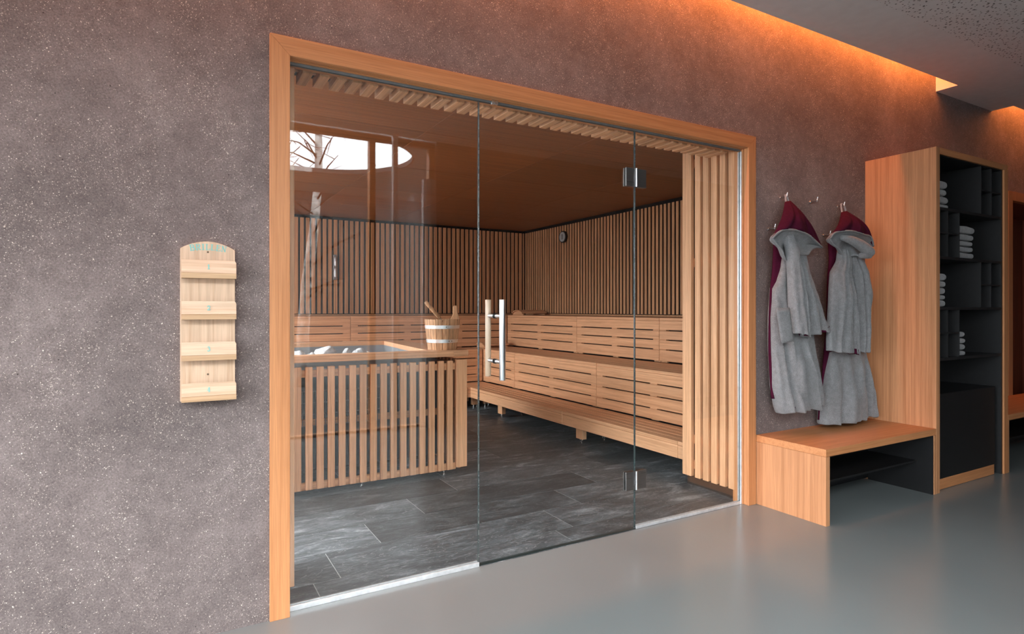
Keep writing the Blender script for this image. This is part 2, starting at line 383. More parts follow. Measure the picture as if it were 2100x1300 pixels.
birch(1.9, -7.6, 7, .6, 'leaning birch with pale trunk in the garden, mirrored in the glass', 3)
birch(1.15, -7.0, 6, -.2, 'thin twiggy birch in the garden beside the leaning one', 5)
cu = MB(); ring = []
for k, z in enumerate((.02, 1.4, 2.6)):
    ring.append([Vector((2.35+.09*math.cos(a*2*PI/40)*(1-.1*k)+.008*math.cos(a*2.5), -3.18+.05*math.sin(a*2*PI/40)+.01*math.sin(a*1.9), z)) for a in range(40)])
cu.loft(ring); tag(cu.build('curtain', M['pole'], smooth=True, origin=(2.35, -3.18, 0)), 'pale curtain gathered at the end of the glazing behind the viewer', 'curtain')

# ------------------------------------------------------------------ sauna shell
SX0, SX1, SY1, SZ = -.7, 4.85, 5.514, 2.478
rows = [(.045, .26, .568), (.26, .578, .692), (.578, .893, .983), (.893, 1.22, 1.356), (1.22, 1.54, 1.728)]
y = 1.54; offs = [.45, 1.1, .2, .8, .05, .6, 1.2, .3, .9, .5, 1.0, .15, .7]
k = 0
while y < 5.6: rows.append((y, y+.32, offs[k])); y += .32; k += 1
mb = MB(); g = .0022
for y0, y1, xo in rows:
    x = xo-1.3235*3
    while x < SX1+.2:
        a, b = max(x, SX0), min(x+1.3235, SX1)
        if b-a > .02: mb.box(a+g, b-g, y0+g, y1-g, -.03, 0)
        x += 1.3235
mb.build('floor', M['slate'], kind='structure')
struct('floor', [(SX0, SX1, .045, 5.6, -.06, -.0015)], M['grout'])
# slatted cladding of the back and side wall: dark backing, slats, batten
def cladding(name, side):
    mb = MB(); z0, z1 = 1.193, 2.44
    if side == 'back':
        mb.box(SX0-.06, SX1+.06, SY1+.03, SY1+.06, -.05, SZ+.05); mb.mi = 1
        x = 1.394-.0714*29
        while x < SX1-.02: mb.box(x, min(x+.0455, SX1-.01), SY1, SY1+.022, z0, z1); x += .0714
        mb.mi = 2; mb.box(SX0, SX1, SY1+.022, SY1+.03, 1.165, 1.185)
    else:
        xx = SX1-.01
        mb.box(xx+.03, xx+.06, .56, SY1+.029, -.05, SZ+.05); mb.mi = 1
        yy = .60
        while yy < SY1-.03: mb.box(xx+.010, xx+.022, yy, yy+.036, z0, z1); yy += .0632
        mb.mi = 2; mb.box(xx+.022, xx+.03, .56, SY1, 1.165, 1.185)
    return mb.build(name, [M['dark'], wood('slat', 'z'), wood('slat', 'x')], bevel=.002, kind='structure')
cladding('wall_back', 'back'); cladding('wall_side', 'side')
struct('wall_left', [(SX0-.06, SX0, .56, .8, 0, SZ), (SX0-.06, SX0, 5.0, SY1+.06, 0, SZ), (SX0-.06, SX0, .8, 5.0, 0, .45), (SX0-.06, SX0, .8, 5.0, 2.25, SZ)], wood('slat', 'z'))  # opening left for the added window
struct('window_13', [(SX0-.035, SX0-.025, .8, 5.0, .45, 2.25)], M['glass'])  # unseen window, added as a daylight source for the sauna interior
struct('window_14', [(SX0-.058, SX0-.002, yy-.025, yy+.025, .451, 2.249) for yy in (2.2, 3.6)], M['mull'])  # mullions of that added window
struct('wall_left', [(SX0-.06, .40, .5, .56, 0, SZ+.1)], wood('slat', 'z'))
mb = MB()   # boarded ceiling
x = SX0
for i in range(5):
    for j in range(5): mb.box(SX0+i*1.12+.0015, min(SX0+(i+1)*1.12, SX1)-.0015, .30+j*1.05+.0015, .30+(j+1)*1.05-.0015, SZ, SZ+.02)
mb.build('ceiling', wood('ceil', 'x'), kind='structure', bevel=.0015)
struct('ceiling', [(SX0-.05, SX1+.05, .30, 5.6, SZ+.02, SZ+.05)], M['dark'])
# ------------------------------------------------------------------ door casing
def casing():
    x0, x1, xi0, xi1, zt, zi = .3475, 3.2655, .4243, 3.1975, 2.3565, 2.279
    mb = MB(); y0, y1 = 0.0, .018
    mb.prism([(x0, 0), (xi0, 0), (xi0, zi), (x0, zt)], y0, y1)
    mb.prism([(xi1, 0), (x1, 0), (x1, zt), (xi1, zi)], y0, y1)
    a = mb.build('trim_1', wood('frame', 'z'), bevel=.0016, kind='structure')
    mb = MB(); mb.prism([(xi0+.0008, zi), (xi1-.0008, zi), (x1-.0008, zt), (x0+.0008, zt)], y0, y1)
    mb.build('head_board', wood('frame', 'x'), a, bevel=.0016)
    mb = MB(); mb.box(xi0-.02, xi0, .019, .12, 0, zi); mb.box(xi1, xi1+.03, .019, .040, 0, zi); mb.box(xi1-.006, xi1+.03, .041, .12, 0, zi)
    mb.build('jamb', wood('frame', 'z'), a, bevel=.0015)
    mb = MB(); mb.box(xi0, xi1, .019, .040, zi, zi+.03); mb.box(xi0, xi1, .041, .12, zi-.004, zi+.03)
    mb.build('head_reveal', wood('frame', 'x'), a, bevel=.0015)
    return a
casing()
# niche trim further along the wall and its warm lined recess
mb = MB(); nx0, nx1, nz = 6.82, 8.6, 2.361
mb.prism([(nx0, .44), (nx0+.085, .44), (nx0+.085, nz-.085), (nx0, nz)], -.002, .05); mb.prism([(nx0+.085, nz-.085), (nx1-.085, nz-.085), (nx1, nz), (nx0, nz)], -.002, .05)
mb.prism([(nx1-.085, .44), (nx1, .44), (nx1, nz), (nx1-.085, nz-.085)], -.002, .05)
mb.build('trim_2', wood('frame', 'z'), bevel=.0015, kind='structure')
struct('wall_niche', [(6.87, 6.895, .05, .54, .02, 2.30), (8.56, 8.6, .05, .54, .02, 2.30), (6.9, 8.56, .52, .545, .02, 2.30), (6.9, 8.56, .05, .54, 2.275, 2.30)], wood('niche', 'z'))
# ------------------------------------------------------------------ slatted screens of the doorway
SL = wood('sauna', 'z'); SLy = wood('sauna', 'y')
t = thing('slat_screen', (3.19, .10, .073), 'upright light wood slat screen lining the right side of the sauna entrance', 'slatted screen')
mb = MB()
ys = [.4465-.0725*i for i in range(5)]
for yy in ys: mb.box(3.19, 3.222, yy-.048, yy, .073, 2.44)
mb.build('slats', SL, t, bevel=.003)
boxes('end_board', [(3.19, 3.222, .48, .562, .073, 2.44)], SL, t, .003)
parts('batten', [(3.2225, 3.24, .09, .55, z, z+.06) for z in (.12, .30, 1.55, 2.25)], wood('slat', 'y'), t, .002)
boxes('backing', [(3.2405, 3.25, .08, .56, .0, 2.46)], M['dark'], t)
t = thing('slat_screen', (.42, .10, .073), 'upright wood slat screen lining the left side of the sauna entrance', 'slatted screen')
mb = MB()
for yy in ys+[.562]: mb.box(.428, .460, yy-.048, yy, .073, 2.44)
mb.build('slats', SL, t, bevel=.003); boxes('backing', [(.40, .4095, .08, .56, .0, 2.33)], M['dark'], t)
parts('batten', [(.41, .4275, .09, .55, z, z+.06) for z in (.12, 1.55, 2.25)], wood('slat', 'y'), t, .002)
t = thing('slat_canopy', (1.8, .13, 2.268), 'row of short square wood slats hanging under the sauna door head', 'slatted soffit')
mb = MB(); x = .614-.0725*2
while x < 3.17: mb.box(x-.0445, x, .13, .288, 2.268, 2.312); x += .0725
mb.build('slats', wood('slat', 'y'), t, bevel=.003)
boxes('backing', [(.43, 3.22, .121, .299, 2.314, 2.328)], M['dark'], t); parts('batten', [(.465, 3.185, .20, .22, 2.300, 2.3135)], wood('slat', 'x'), t)

# ------------------------------------------------------------------ glass front
GY0, GY1, GZ1 = .055, .065, 2.270
def pane(name, x0, x1, z0, z1, parent=None, kind=None):
    mb = MB(); mb.box(x0, x1, GY0, GY1, z0, z1)
    for f in mb.bm.faces:
        f.normal_update(); f.material_index = 0 if abs(f.normal.y) > .9 else 1
    return mb.build(name, [M['glass'], M['edge']], parent, kind=kind)
p1 = pane('window_1', .428, 1.3055, .004, GZ1, kind='structure')
parts('channel', [(.428, 1.3055, .046, .0545, .0, .021), (.428, 1.3055, .0655, .074, .0, .021)], M['alu'], p1, .001)
parts('head_channel', [(.428, 3.178, .052, .0545, 2.264, 2.276), (.428, 3.178, .0655, .068, 2.264, 2.276)], M['track'], p1, .001)
p2 = pane('window_2', 2.3035, 3.188, .004, GZ1, kind='structure')
parts('channel', [(2.3035, 3.188, .049, .0545, .0, .019), (2.3035, 3.188, .0655, .071, .0, .019), (3.180, 3.190, .046, .0545, 0, 2.262), (3.180, 3.190, .0655, .074, 0, 2.262)], M['alu'], p2, .001)
d1 = pane('door_1', 1.3105, 2.2985, .010, GZ1-.004, kind='structure')
boxes('threshold', [(1.306, 2.303, .052, .068, -.001, .003)], M['edge'], d1)
parts('door_seal', [(1.3065, 1.3095, .057, .063, .02, 2.262), (2.2995, 2.3025, .057, .063, .02, 2.262)], M['steel'], d1)
# pull handle: steel bar outside, wooden bar inside
def bar(name, y, m, z0, z1, r, label):
    mb = MB(); mb.tube([(1.4015, y, z0), (1.4015, y, z1)], r, 28); return mb.build(name, m, d1, bevel=.0015, smooth=False, label=label)
ho = bar('handle', -.012, M['steelz'], .905, 1.297, .0155, 'round brushed steel pull bar')
hi = bar('handle', .138, wood('pale', 'z'), .911, 1.299, .0145, 'round pale wooden pull bar')
for o in (ho, hi):
    for p in o.data.polygons: p.use_smooth = abs(p.normal.z) < .5
for z in (1.217, .993):
    for ya, yb, yc, yd in ((.003, .0495, .050, .0545), (.0705, .124, .0655, .070)):
        mb = MB(); mb.tube([(1.4015, ya, z), (1.4015, yb, z)], .0105, 20); o = mb.build('standoff', M['steelz'], d1, bevel=.001)
        mb = MB(); mb.tube([(1.4015, yc, z), (1.4015, yd, z)], .0125, 20); r_ = mb.build('washer', M['rubber'], d1); r_.parent = o
for z0 in (.226, 1.945):
    mb = MB(); mb.tube([(2.301, .043, z0), (2.301, .043, z0+.105)], .0058, 14); h = mb.build('hinge', M['steelz'], d1)
    for x0_, x1_ in ((2.228, 2.2935), (2.3075, 2.378)):
        for y0_, y1_ in ((.047, .0545), (.0655, .073)): q_ = boxes('hinge_plate', [(x0_, x1_, y0_, y1_, z0, z0+.105)], M['hinge'], d1, .0012); q_.parent = h
    for a, b in ((0, .025), (.0265, .0785), (.080, .105)):
        mb = MB(); mb.tube([(2.301, .043, z0+a), (2.301, .043, z0+b)], .0066, 14); o = mb.build('knuckle', M['steelz'], d1); o.parent = h
lk = boxes('lock_catch', [(1.372, 1.407, .040, .0545, 2.258, 2.288)], M['steel'], d1, .002)

# ------------------------------------------------------------------ tiered sauna benches
BW = {a: wood('sauna', a) for a in 'xyz'}
T = [(3.28, 4.24, .269), (3.70, 4.70, .714), (4.30, 5.095, 1.163)]     # front x, front y, seat height
XE = SX1-.012; YE = SY1-.002
def studs(a0, a1):
    n = max(1, round((a1-a0)/.85)); return [a0+.045]+[a0+(a1-a0)*i/n for i in range(1, n)]+[a1-.045]
def module(tier, side, a0, a1, label, grp=None):
    """one bench unit: seat slats, front boards, battens behind the gaps, legs"""
    fx, fy, z = T[tier]
    f0 = fx if side == 'side' else fy
    nxt = (T[tier+1][0 if side == 'side' else 1]) if tier < 2 else (XE if side == 'side' else YE)
    depth = nxt-f0-.003
    def B(u0, u1, w0, w1, z0, z1):   # u across (from front), w along
        return (f0+u0, f0+u1, w0, w1, z0, z1) if side == 'side' else (w0, w1, f0+u0, f0+u1, z0, z1)
    al = 'y' if side == 'side' else 'x'
    base = (f0+depth/2, (a0+a1)/2) if side == 'side' else ((a0+a1)/2, f0+depth/2)
    t = thing('sauna_bench', (base[0], base[1], 0), label, 'bench', grp)
    a0 += .0015; a1 -= .0015
    L_ = []; n = {0: 5, 1: 6, 2: 5}[tier]; g_ = .008; bw = (depth-g_*(n-1))/n
    for i in range(n): L_.append(B(i*(bw+g_), i*(bw+g_)+bw, a0, a1, z-.028, z))
    boxes('seat', L_, BW[al], t, .004)
    if tier == 0:
        boxes('fascia', [B(0, .028, a0, a1, .142, .2395)], BW[al], t, .004)
        parts('rail', [B(.03, depth-.01, w_-.025, w_+.025, .18, .2405) for w_ in studs(a0, a1)], BW['x' if al == 'y' else 'y'], t)
        lo = .5 if side == 'side' else .6
        w_ = a0+.65
        spots = {('side', .70): [2.00], ('side', 2.21): [3.55], ('side', .6): []}.get((side, round(a0-.0015, 2)), [a0+.3, a1-.3])
        for w_ in spots:
            for u in (.05, depth-.10):
                lg = boxes('leg', [B(u, u+.05, w_-.05, w_+.05, .036, .179)], BW['z'], t, .003)
                for dx, dy in ((.012, -.03), (.038, .03)):
                    mb = MB(); b = B(u+dx-.007, u+dx+.007, w_+dy-.007, w_+dy+.007, .0, .036); mb.tube([((b[0]+b[1])/2, (b[2]+b[3])/2, 0), ((b[0]+b[1])/2, (b[2]+b[3])/2, .036)], [.007, .007], 10)
                    mb.build('foot', M['steel'], lg)
    else:
        gaps = [z-.028-.001] + ([.592, .485, .375, .276] if tier == 1 else [1.038, .942, .844, .724])
        L_ = []
        for i in range(4):
            top = gaps[i]-(.0 if i == 0 else .0055); bot = gaps[i+1]+.0055; L_.append(B(0, .024, a0, a1, bot, top))
        L_ += [B(.004, .0235, max(w_-.045, a0), min(w_+.045, a1), gaps[i+1]-.0056, gaps[i+1]+.0056) for w_ in studs(a0, a1) for i in range(3)]
        boxes('front_boards', L_, BW[al], t, .003)
        zb = T[tier-1][2]+.001
        parts('stud', [B(.0055+.019, .045, w_-.045, w_+.045, zb, z-.0295) for w_ in studs(a0, a1)] , BW['z'], t)
    return t
module(0, 'side', .60, .698, 'short end piece of the lowest side bench behind the slat screen')
module(0, 'side', .698, 2.207, 'lowest side bench section nearest the glass, long light wood seat')
module(0, 'side', 2.207, 4.235, 'lowest side bench section running into the far corner, seat close to floor')
module(1, 'side', .60, 2.215, 'middle side bench section nearest the glass with four front boards')
module(1, 'side', 2.218, 3.851, 'middle side bench section behind the door, between the two seams')
module(1, 'side', 3.853, 4.695, 'short middle side bench section behind the door handle')
module(2, 'side', .60, 1.961, 'top side bench section nearest the glass, partly behind the slat screen')
module(2, 'side', 1.964, 3.377, 'top side bench section in the middle of the right wall')
module(2, 'side', 3.379, 5.090, 'top side bench section at the corner, carrying the slatted headrest')
module(0, 'back', SX0, 3.25, 'lowest back bench behind the heater, only its end showing')
module(0, 'back', 3.253, 3.69, 'corner piece of the lowest bench')
module(1, 'back', SX0, 2.0, 'middle back bench hidden behind the heater at left')
module(1, 'back', 2.003, 3.69, 'middle back bench section right of the bucket')
module(1, 'back', 3.703, 4.28, 'corner seat of the middle bench')
module(2, 'back', SX0, 2.004, 'top back bench section left of the seam, above the heater stones')
module(2, 'back', 2.007, 4.29, 'top back bench section behind the wooden bucket')
module(2, 'back', 4.303, XE-.002, 'corner piece of the top bench')
for side in (0,):   # carcass panels so that the tiers are closed behind their boards
    struct('trim_5', [(3.76, 3.77, .60, 4.75, .27, .68), (4.36, 4.37, .60, 5.15, .716, 1.13), (SX0, 3.76, 4.76, 4.77, .27, .68), (SX0, 4.36, 5.155, 5.165, .716, 1.13)], M['dark'])

# ------------------------------------------------------------------ headrests
def headrest(x, y, z, rz, ln, wd, label):
    t = thing('headrest', (x, y, z), label, 'headrest', 'slatted sauna headrests', 0)
    Rm = Matrix.Translation((x, y, z)) @ Matrix.Rotation(rz, 4, 'Z')
    def arc(k, n=10, r0=0): 
        u = -1+2*k/n; return u*wd/2, .062*(1-u*u)**.6 if abs(u) < 1 else 0
    for s_ in (.02, ln-.045):
        mb = MB(); pts = [(-wd/2, 0)]+[(arc(k)[0], .008+arc(k)[1]*.8) for k in range(11)]+[(wd/2, 0)]
        mb.prism(pts, s_, s_+.022, 'yz', Rm); mb.build('side_board', wood('sauna', 'y'), t, bevel=.0015)
    mb = MB()
    for k in range(8):
        u = -1+2*(k+.5)/8; yy = u*wd/2; zz = .010+.062*.8*(1-u*u)**.6+.001; an = math.atan2(-u*1.0, 1.4)
        mb.box(0, ln, -.0125, .0125, 0, .016, Rm @ Matrix.Translation((0, yy, zz)) @ Matrix.Rotation(an, 4, 'X'))
    mb.build('slats', wood('sauna', 'x'), t, bevel=.003)
    return t
headrest(4.36, 4.93, 1.1635, 0, .42, .30, 'arched slatted wood headrest on the top bench in the far corner')
headrest(3.76, 4.93, .7145, 0, .40, .26, 'arched slatted wood headrest on the middle bench behind the door handle')

# ------------------------------------------------------------------ heater
t = thing('sauna_heater', (1.05, 2.4, 0), 'large sauna heater boxed in upright wood slats with a wide wooden rim', 'sauna heater')
HX0, HX1, HY0, HY1 = .10, 1.98, 1.60, 3.30
W_ = BW
mb = MB(); x = .7165-.0734*8
while x < 1.87: mb.box(x, x+.0455, HY0, HY0+.030, .037, .862); x += .0734
yy = HY0+.10
while yy < HY1-.05: mb.box(HX1-.03, HX1, yy, yy+.0455, .037, .862); mb.box(HX0, HX0+.03, yy, yy+.0455, .037, .862); yy += .0734
x = HX0+.05
while x < 1.92: mb.box(x, x+.0455, HY1-.03, HY1, .037, .862); x += .0734
mb.build('slat_guard', W_['z'], t, bevel=.003)
parts('corner_board', [(1.891, 1.98, HY0-.002, HY0+.030, .048, .868), (HX0, HX0+.03, HY0, HY0+.04, .048, .868)], W_['z'], t, .003)
parts('batten', [(HX0+.03, 1.90, HY0+.0305, HY0+.05, z, z+.05) for z in (.030, .79)] + [(HX0+.13, 1.81, HY0+.175, HY0+.199, .43, .48)] + [(HX1-.05, HX1-.0305, HY0+.05, HY1-.03, z, z+.05) for z in (.03, .43, .79)], wood('slat', 'x'), t, .002)
boxes('steel_casing', [(HX0+.12, 1.82, HY0+.20, HY1-.12, .12, .785)], plain('casing_grey', (.030, .035, .040), .55, .2), t, .004)
# rim planks, the right one splayed a little
def slab(mb, pts, z0, z1): mb.prism(pts, z0, z1, 'xy')
mb = MB()
slab(mb, [(HX0-.02, 1.592), (1.868, 1.592), (1.70, 1.725), (HX0-.02, 1.725)], .8925, .9385)
slab(mb, [(1.870, 1.592), (1.99, 1.592), (2.02, 3.33), (1.835, 3.20), (1.702, 1.727)], .893, .9380)
slab(mb, [(HX0-.02, 3.20), (1.833, 3.20), (2.018, 3.332), (HX0-.02, 3.332)], .8925, .9385)
slab(mb, [(HX0-.02, 1.727), (HX0+.12, 1.727), (HX0+.12, 3.198), (HX0-.02, 3.198)], .8925, .9385)
mb.build('rim', wood('sauna', 'x'), t, bevel=.003)
mb = MB()
ins = [(HX0+.125, 1.73), (1.70, 1.73), (1.83, 3.195), (HX0+.125, 3.195)]; ins2 = [(HX0+.20, 1.80), (1.66, 1.80), (1.76, 3.12), (HX0+.20, 3.12)]
mb.loft([[Vector((a, b, .9)) for a, b in ins], [Vector((a, b, .80)) for a, b in ins], [Vector((a, b, .80)) for a, b in ins2]], True, False, True)
mb.build('steel_liner', M['liner'], t, solid=.003)
mb = MB()
for x, yy in ((1.18, 1.63), (1.80, 1.61), (.42, 1.64), (1.80, 3.25), (.3, 3.25)): mb = MB(); mb.tube([(x, yy+.02, 0), (x, yy+.02, .006), (x, yy+.02, .0065), (x, yy+.02, .03)], [.014, .014, .006, .006], 12); mb.build('foot', M['steel'], t)
# basket of small stones behind the slats
mb = MB()
for i in range(34):
    x = .62+.022*i; mb.tube([(x, 1.745, .44), (x, 1.745, .68)], .003, 5)
for z in (.44, .52, .60, .68): mb.tube([(.60, 1.745, z), (1.38, 1.745, z)], .003, 5)
mb.build('wire_basket', M['hinge'], t)
def rock(name, c, s, seed, label, flat=1.0):
    r = random.Random(seed); bm = bmesh.new(); bmesh.ops.create_icosphere(bm, subdivisions=3, radius=1)
    pl = [(Vector((r.uniform(-1, 1), r.uniform(-1, 1), r.uniform(-.9, 1))).normalized(), r.uniform(.62, .9)) for _ in range(11)]
    for v in bm.verts:
        p = v.co.copy()
        for n_, d in pl:
            e = p.dot(n_)-d
            if e > 0: p -= n_*e
        p += p*.06*noise.noise(p*3+Vector((seed, 0, 0)))
        v.co = Vector((p.x*s[0], p.y*s[1], p.z*s[2]))
    m = MB(); m.bm.free(); m.bm = bm
    o = m.build(name, M['stone']); o.location = c; tag(o, label, 'stone', 'heater stones'); return o
def SR(x, y, top, sx_, sy_): h_ = (top-.803)/2; return (x, y, .803+h_*.93), (sx_, sy_, h_*1.05)
ST = [(*SR(.895, 2.50, .930, .068, .08), 'rounded pale stone at the left end of the heater, beside the door jamb'),
      (*SR(1.105, 2.50, .962, .105, .09), 'biggest pale stone in the heater, wedge shaped with a raised right tip'),
      (*SR(1.290, 2.50, .930, .040, .05), 'small pointed stone between the biggest stone and the right flat pair'),
      (*SR(1.350, 2.44, .910, .055, .06), 'low pale stone just right of the small pointed stone'),
      (*SR(1.425, 2.55, .920, .068, .07), 'flat pale stone at the right end of the row of stones'),
      (*SR(1.000, 2.44, .905, .032, .04), 'small pale stone left of the biggest stone')]
for i, (c, s, lb) in enumerate(ST): rock('heater_stone', c, s, 11+i, lb)
r = random.Random(4)
for i in range(26):
    x = .36+.098*(i % 13)+r.uniform(-.02, .02); yy = 2.0+.75*(i//13)+r.uniform(-.04, .04)
    rock('heater_stone', (x, yy, .838), (.05, .055, .038), 40+i, 'pale stone low in the heater tray, hidden by the front rim', 1)
# bucket and ladle on the rim
bx, by, bz = 1.845, 1.765, .9385
t = thing('sauna_bucket', (bx, by, bz), 'wooden stave bucket with two metal hoops standing on the heater rim', 'bucket')
ang = math.radians(29.775)
def brad(z): return .112+.026*z/.235
mb = MB(); NS = 16
for k in range(NS):
    a0, a1 = 2*PI*k/NS+.012, 2*PI*(k+1)/NS-.012; tall = (k == 15)
    H = .235
    ring = []
    for z in (0, .02, H*.5, H):
        ro, ri = brad(z), brad(z)-.014; aa = [a0+(a1-a0)*j/3 for j in range(4)]
        ring.append([Vector((bx+ro*math.cos(a), by+ro*math.sin(a), bz+z)) for a in aa]+[Vector((bx+ri*math.cos(a), by+ri*math.sin(a), bz+z)) for a in aa[::-1]])
    mb.loft(ring)
mb.build('staves', wood('bucket', 'z'), t, bevel=.0012)
mb = MB(); mb.tube([(bx, by, bz+.012), (bx, by, bz+.024)], .099, 32); mb.build('base_board', wood('bucket', 'x'), t)
for z0, z1 in ((.055, .081), (.163, .189)):
    mb = MB(); rings = []
    for z, dr in ((z0, .0), (z0, .0022), (z1, .0022), (z1, .0)):
        rings.append([Vector((bx+(brad(z)+dr+.0003)*math.cos(q*2*PI/64), by+(brad(z)+dr+.0003)*math.sin(q*2*PI/64), bz+z)) for q in range(64)])
    mb.loft(rings, True, False, False); hp = mb.build('hoop', M['hoop'], t, smooth=False)
    for da in (-.35, -.15) if z0 < .1 else (-.55,):
        mb = MB(); a = -ang-PI/2+.9+da; q = Vector((math.cos(a), math.sin(a), 0)); c = Vector((bx, by, bz+(z0+z1)/2))+q*(brad(z0)+.003); mb.tube([c, c+q*.0025], .004, 8); mb.build('rivet', M['cable'], hp)
ra = -ang+.25; q = Vector((math.cos(ra), math.sin(ra), 0)); tn = Vector((-q.y, q.x, 0))
Rm = Matrix.Translation((bx+q.x*.112, by+q.y*.112, bz+.19)) @ Matrix.Rotation(ra, 4, 'Z')
mb = MB(); pts = [(-.040, 0), (-.036, .045), (-.020, .075), (-.014, .105), (-.017, .135), (-.010, .150), (.010, .152), (.016, .140), (.016, .105), (.026, .07), (.034, .045), (.036, 0)]
Rm2 = Matrix.Translation((bx+q.x*.128, by+q.y*.128-.02, bz+.19)) @ Matrix.Rotation(-.25, 4, 'Z')
mb.prism(pts, -.009, .009, 'xz', Rm2 @ Matrix.Translation((-.035, 0, 0))); mb.build('handle_stave', wood('bucket', 'z'), t, bevel=.003)
lx = Vector((bx-.03, by-.02, bz+.10))
t = thing('ladle', tuple(lx), 'wooden ladle with a round handle leaning out of the bucket', 'ladle')
top = Vector((1.70, 1.75, 1.308)); bot = Vector((bx-.02, by-.02, bz+.235))
d = (top-bot).normalized(); e = top
mb = MB(); mb.tube([bot-d*.14, bot+d*.0, bot+d*.01], [.005, .005, .005], 8); mb.build('rod', M['steel'], t, smooth=True)
mb = MB(); n = 10
pts = [bot+d*.008+(e-bot-d*.008)*k/n for k in range(n+1)]
mb.tube(pts, [.010, .0135, .015, .0155, .0155, .015, .0150, .0150, .0155, .0158, .013], 16); mb.build('handle', wood('bucket', 'z'), t, smooth=True)
mb = MB(); c = bot-d*.15; rings = [[c+Vector((.040*math.cos(a*PI/8)*s_, .040*math.sin(a*PI/8)*s_, h)) for a in range(16)] for s_, h in ((.5, -.03), (.9, -.015), (1, .01))]
mb.loft(rings, True, True, False); mb.build('bowl', M['hoop'], t, smooth=True, solid=.002)

# ------------------------------------------------------------------ instruments on the slat walls
t = thing('wall_thermometer', (SX1-.012, 4.42, 2.272), 'round dark rimmed dial with grey face high on the right slat wall', 'thermometer')
mb = MB(); c = Vector((SX1-.0105, 4.42, 2.272)); X = Vector((-1, 0, 0))
mb.tube([c, c+X*.030], .084, 40); mb.build('rim', M['black'], t, bevel=.003)
mb = MB(); mb.tube([c+X*.0305, c+X*.034], .068, 40); mb.build('face', M['white'], t)
boxes('window', [(c.x-.037, c.x-.0345, 4.40, 4.44, 2.235, 2.309)], plain('grey_print', (.22, .22, .22), .6), t, .002)
t = thing('sand_timer', (1.905, SY1-.03, 1.80), 'slim silver sand timer on the back slat wall', 'sand timer')
y_ = SY1-.036
for z0, z1 in ((1.665, 1.803), (1.812, 1.95)):
    mb = MB(); mb.tube([(1.905, y_, z0), (1.905, y_, z0+.02), (1.905, y_, z1-.02), (1.905, y_, z1)], [.012, .019, .019, .012] if z0 < 1.7 else [.010, .018, .019, .012], 16); mb.build('glass_tube', M['hoop'], t, smooth=True)
boxes('back_plate', [(1.882, 1.928, SY1-.010, SY1-.0005, 1.64, 1.975)], M['liner'], t, .003)
parts('bracket', [(1.890, 1.920, SY1-.05, SY1-.0105, z, z+.012) for z in (1.655, 1.952)], M['liner'], t, .002)

# ------------------------------------------------------------------ glasses rack with lettering
def strokes(mb, segs, ox, oz, s, y, ang=0, wd=.2):
    """flat letter strokes: each seg is a polyline in a 1x1.4 box, drawn as thin bars"""
    ca, sa = math.cos(ang), math.sin(ang)
    yy0 = y
    for sg in segs:
        yy0 -= .00007
        w_ = sg[0]*s; pl = sg[1]
        for (a, b), (c, d) in zip(pl[:-1], pl[1:]):
            yy0 -= .00003
            dx, dz = c-a, d-b; ln = math.hypot(dx, dz) or 1; nx, nz = -dz/ln*w_/2, dx/ln*w_/2; ex, ez = dx/ln*w_*.35, dz/ln*w_*.35
            q = [(a*s-ex+nx, b*s-ez+nz), (a*s-ex-nx, b*s-ez-nz), (c*s+ex-nx, d*s+ez-nz), (c*s+ex+nx, d*s+ez+nz)]
            mb.prism([(ox+u*ca-v*sa, oz+u*sa+v*ca) for u, v in q], yy0-.0005, y)
TH, TN = .26, .12
def curve(cx, cz, rx, rz, a0, a1, n=9): return [(cx+rx*math.cos(math.radians(a0+(a1-a0)*i/n)), cz+rz*math.sin(math.radians(a0+(a1-a0)*i/n))) for i in range(n+1)]
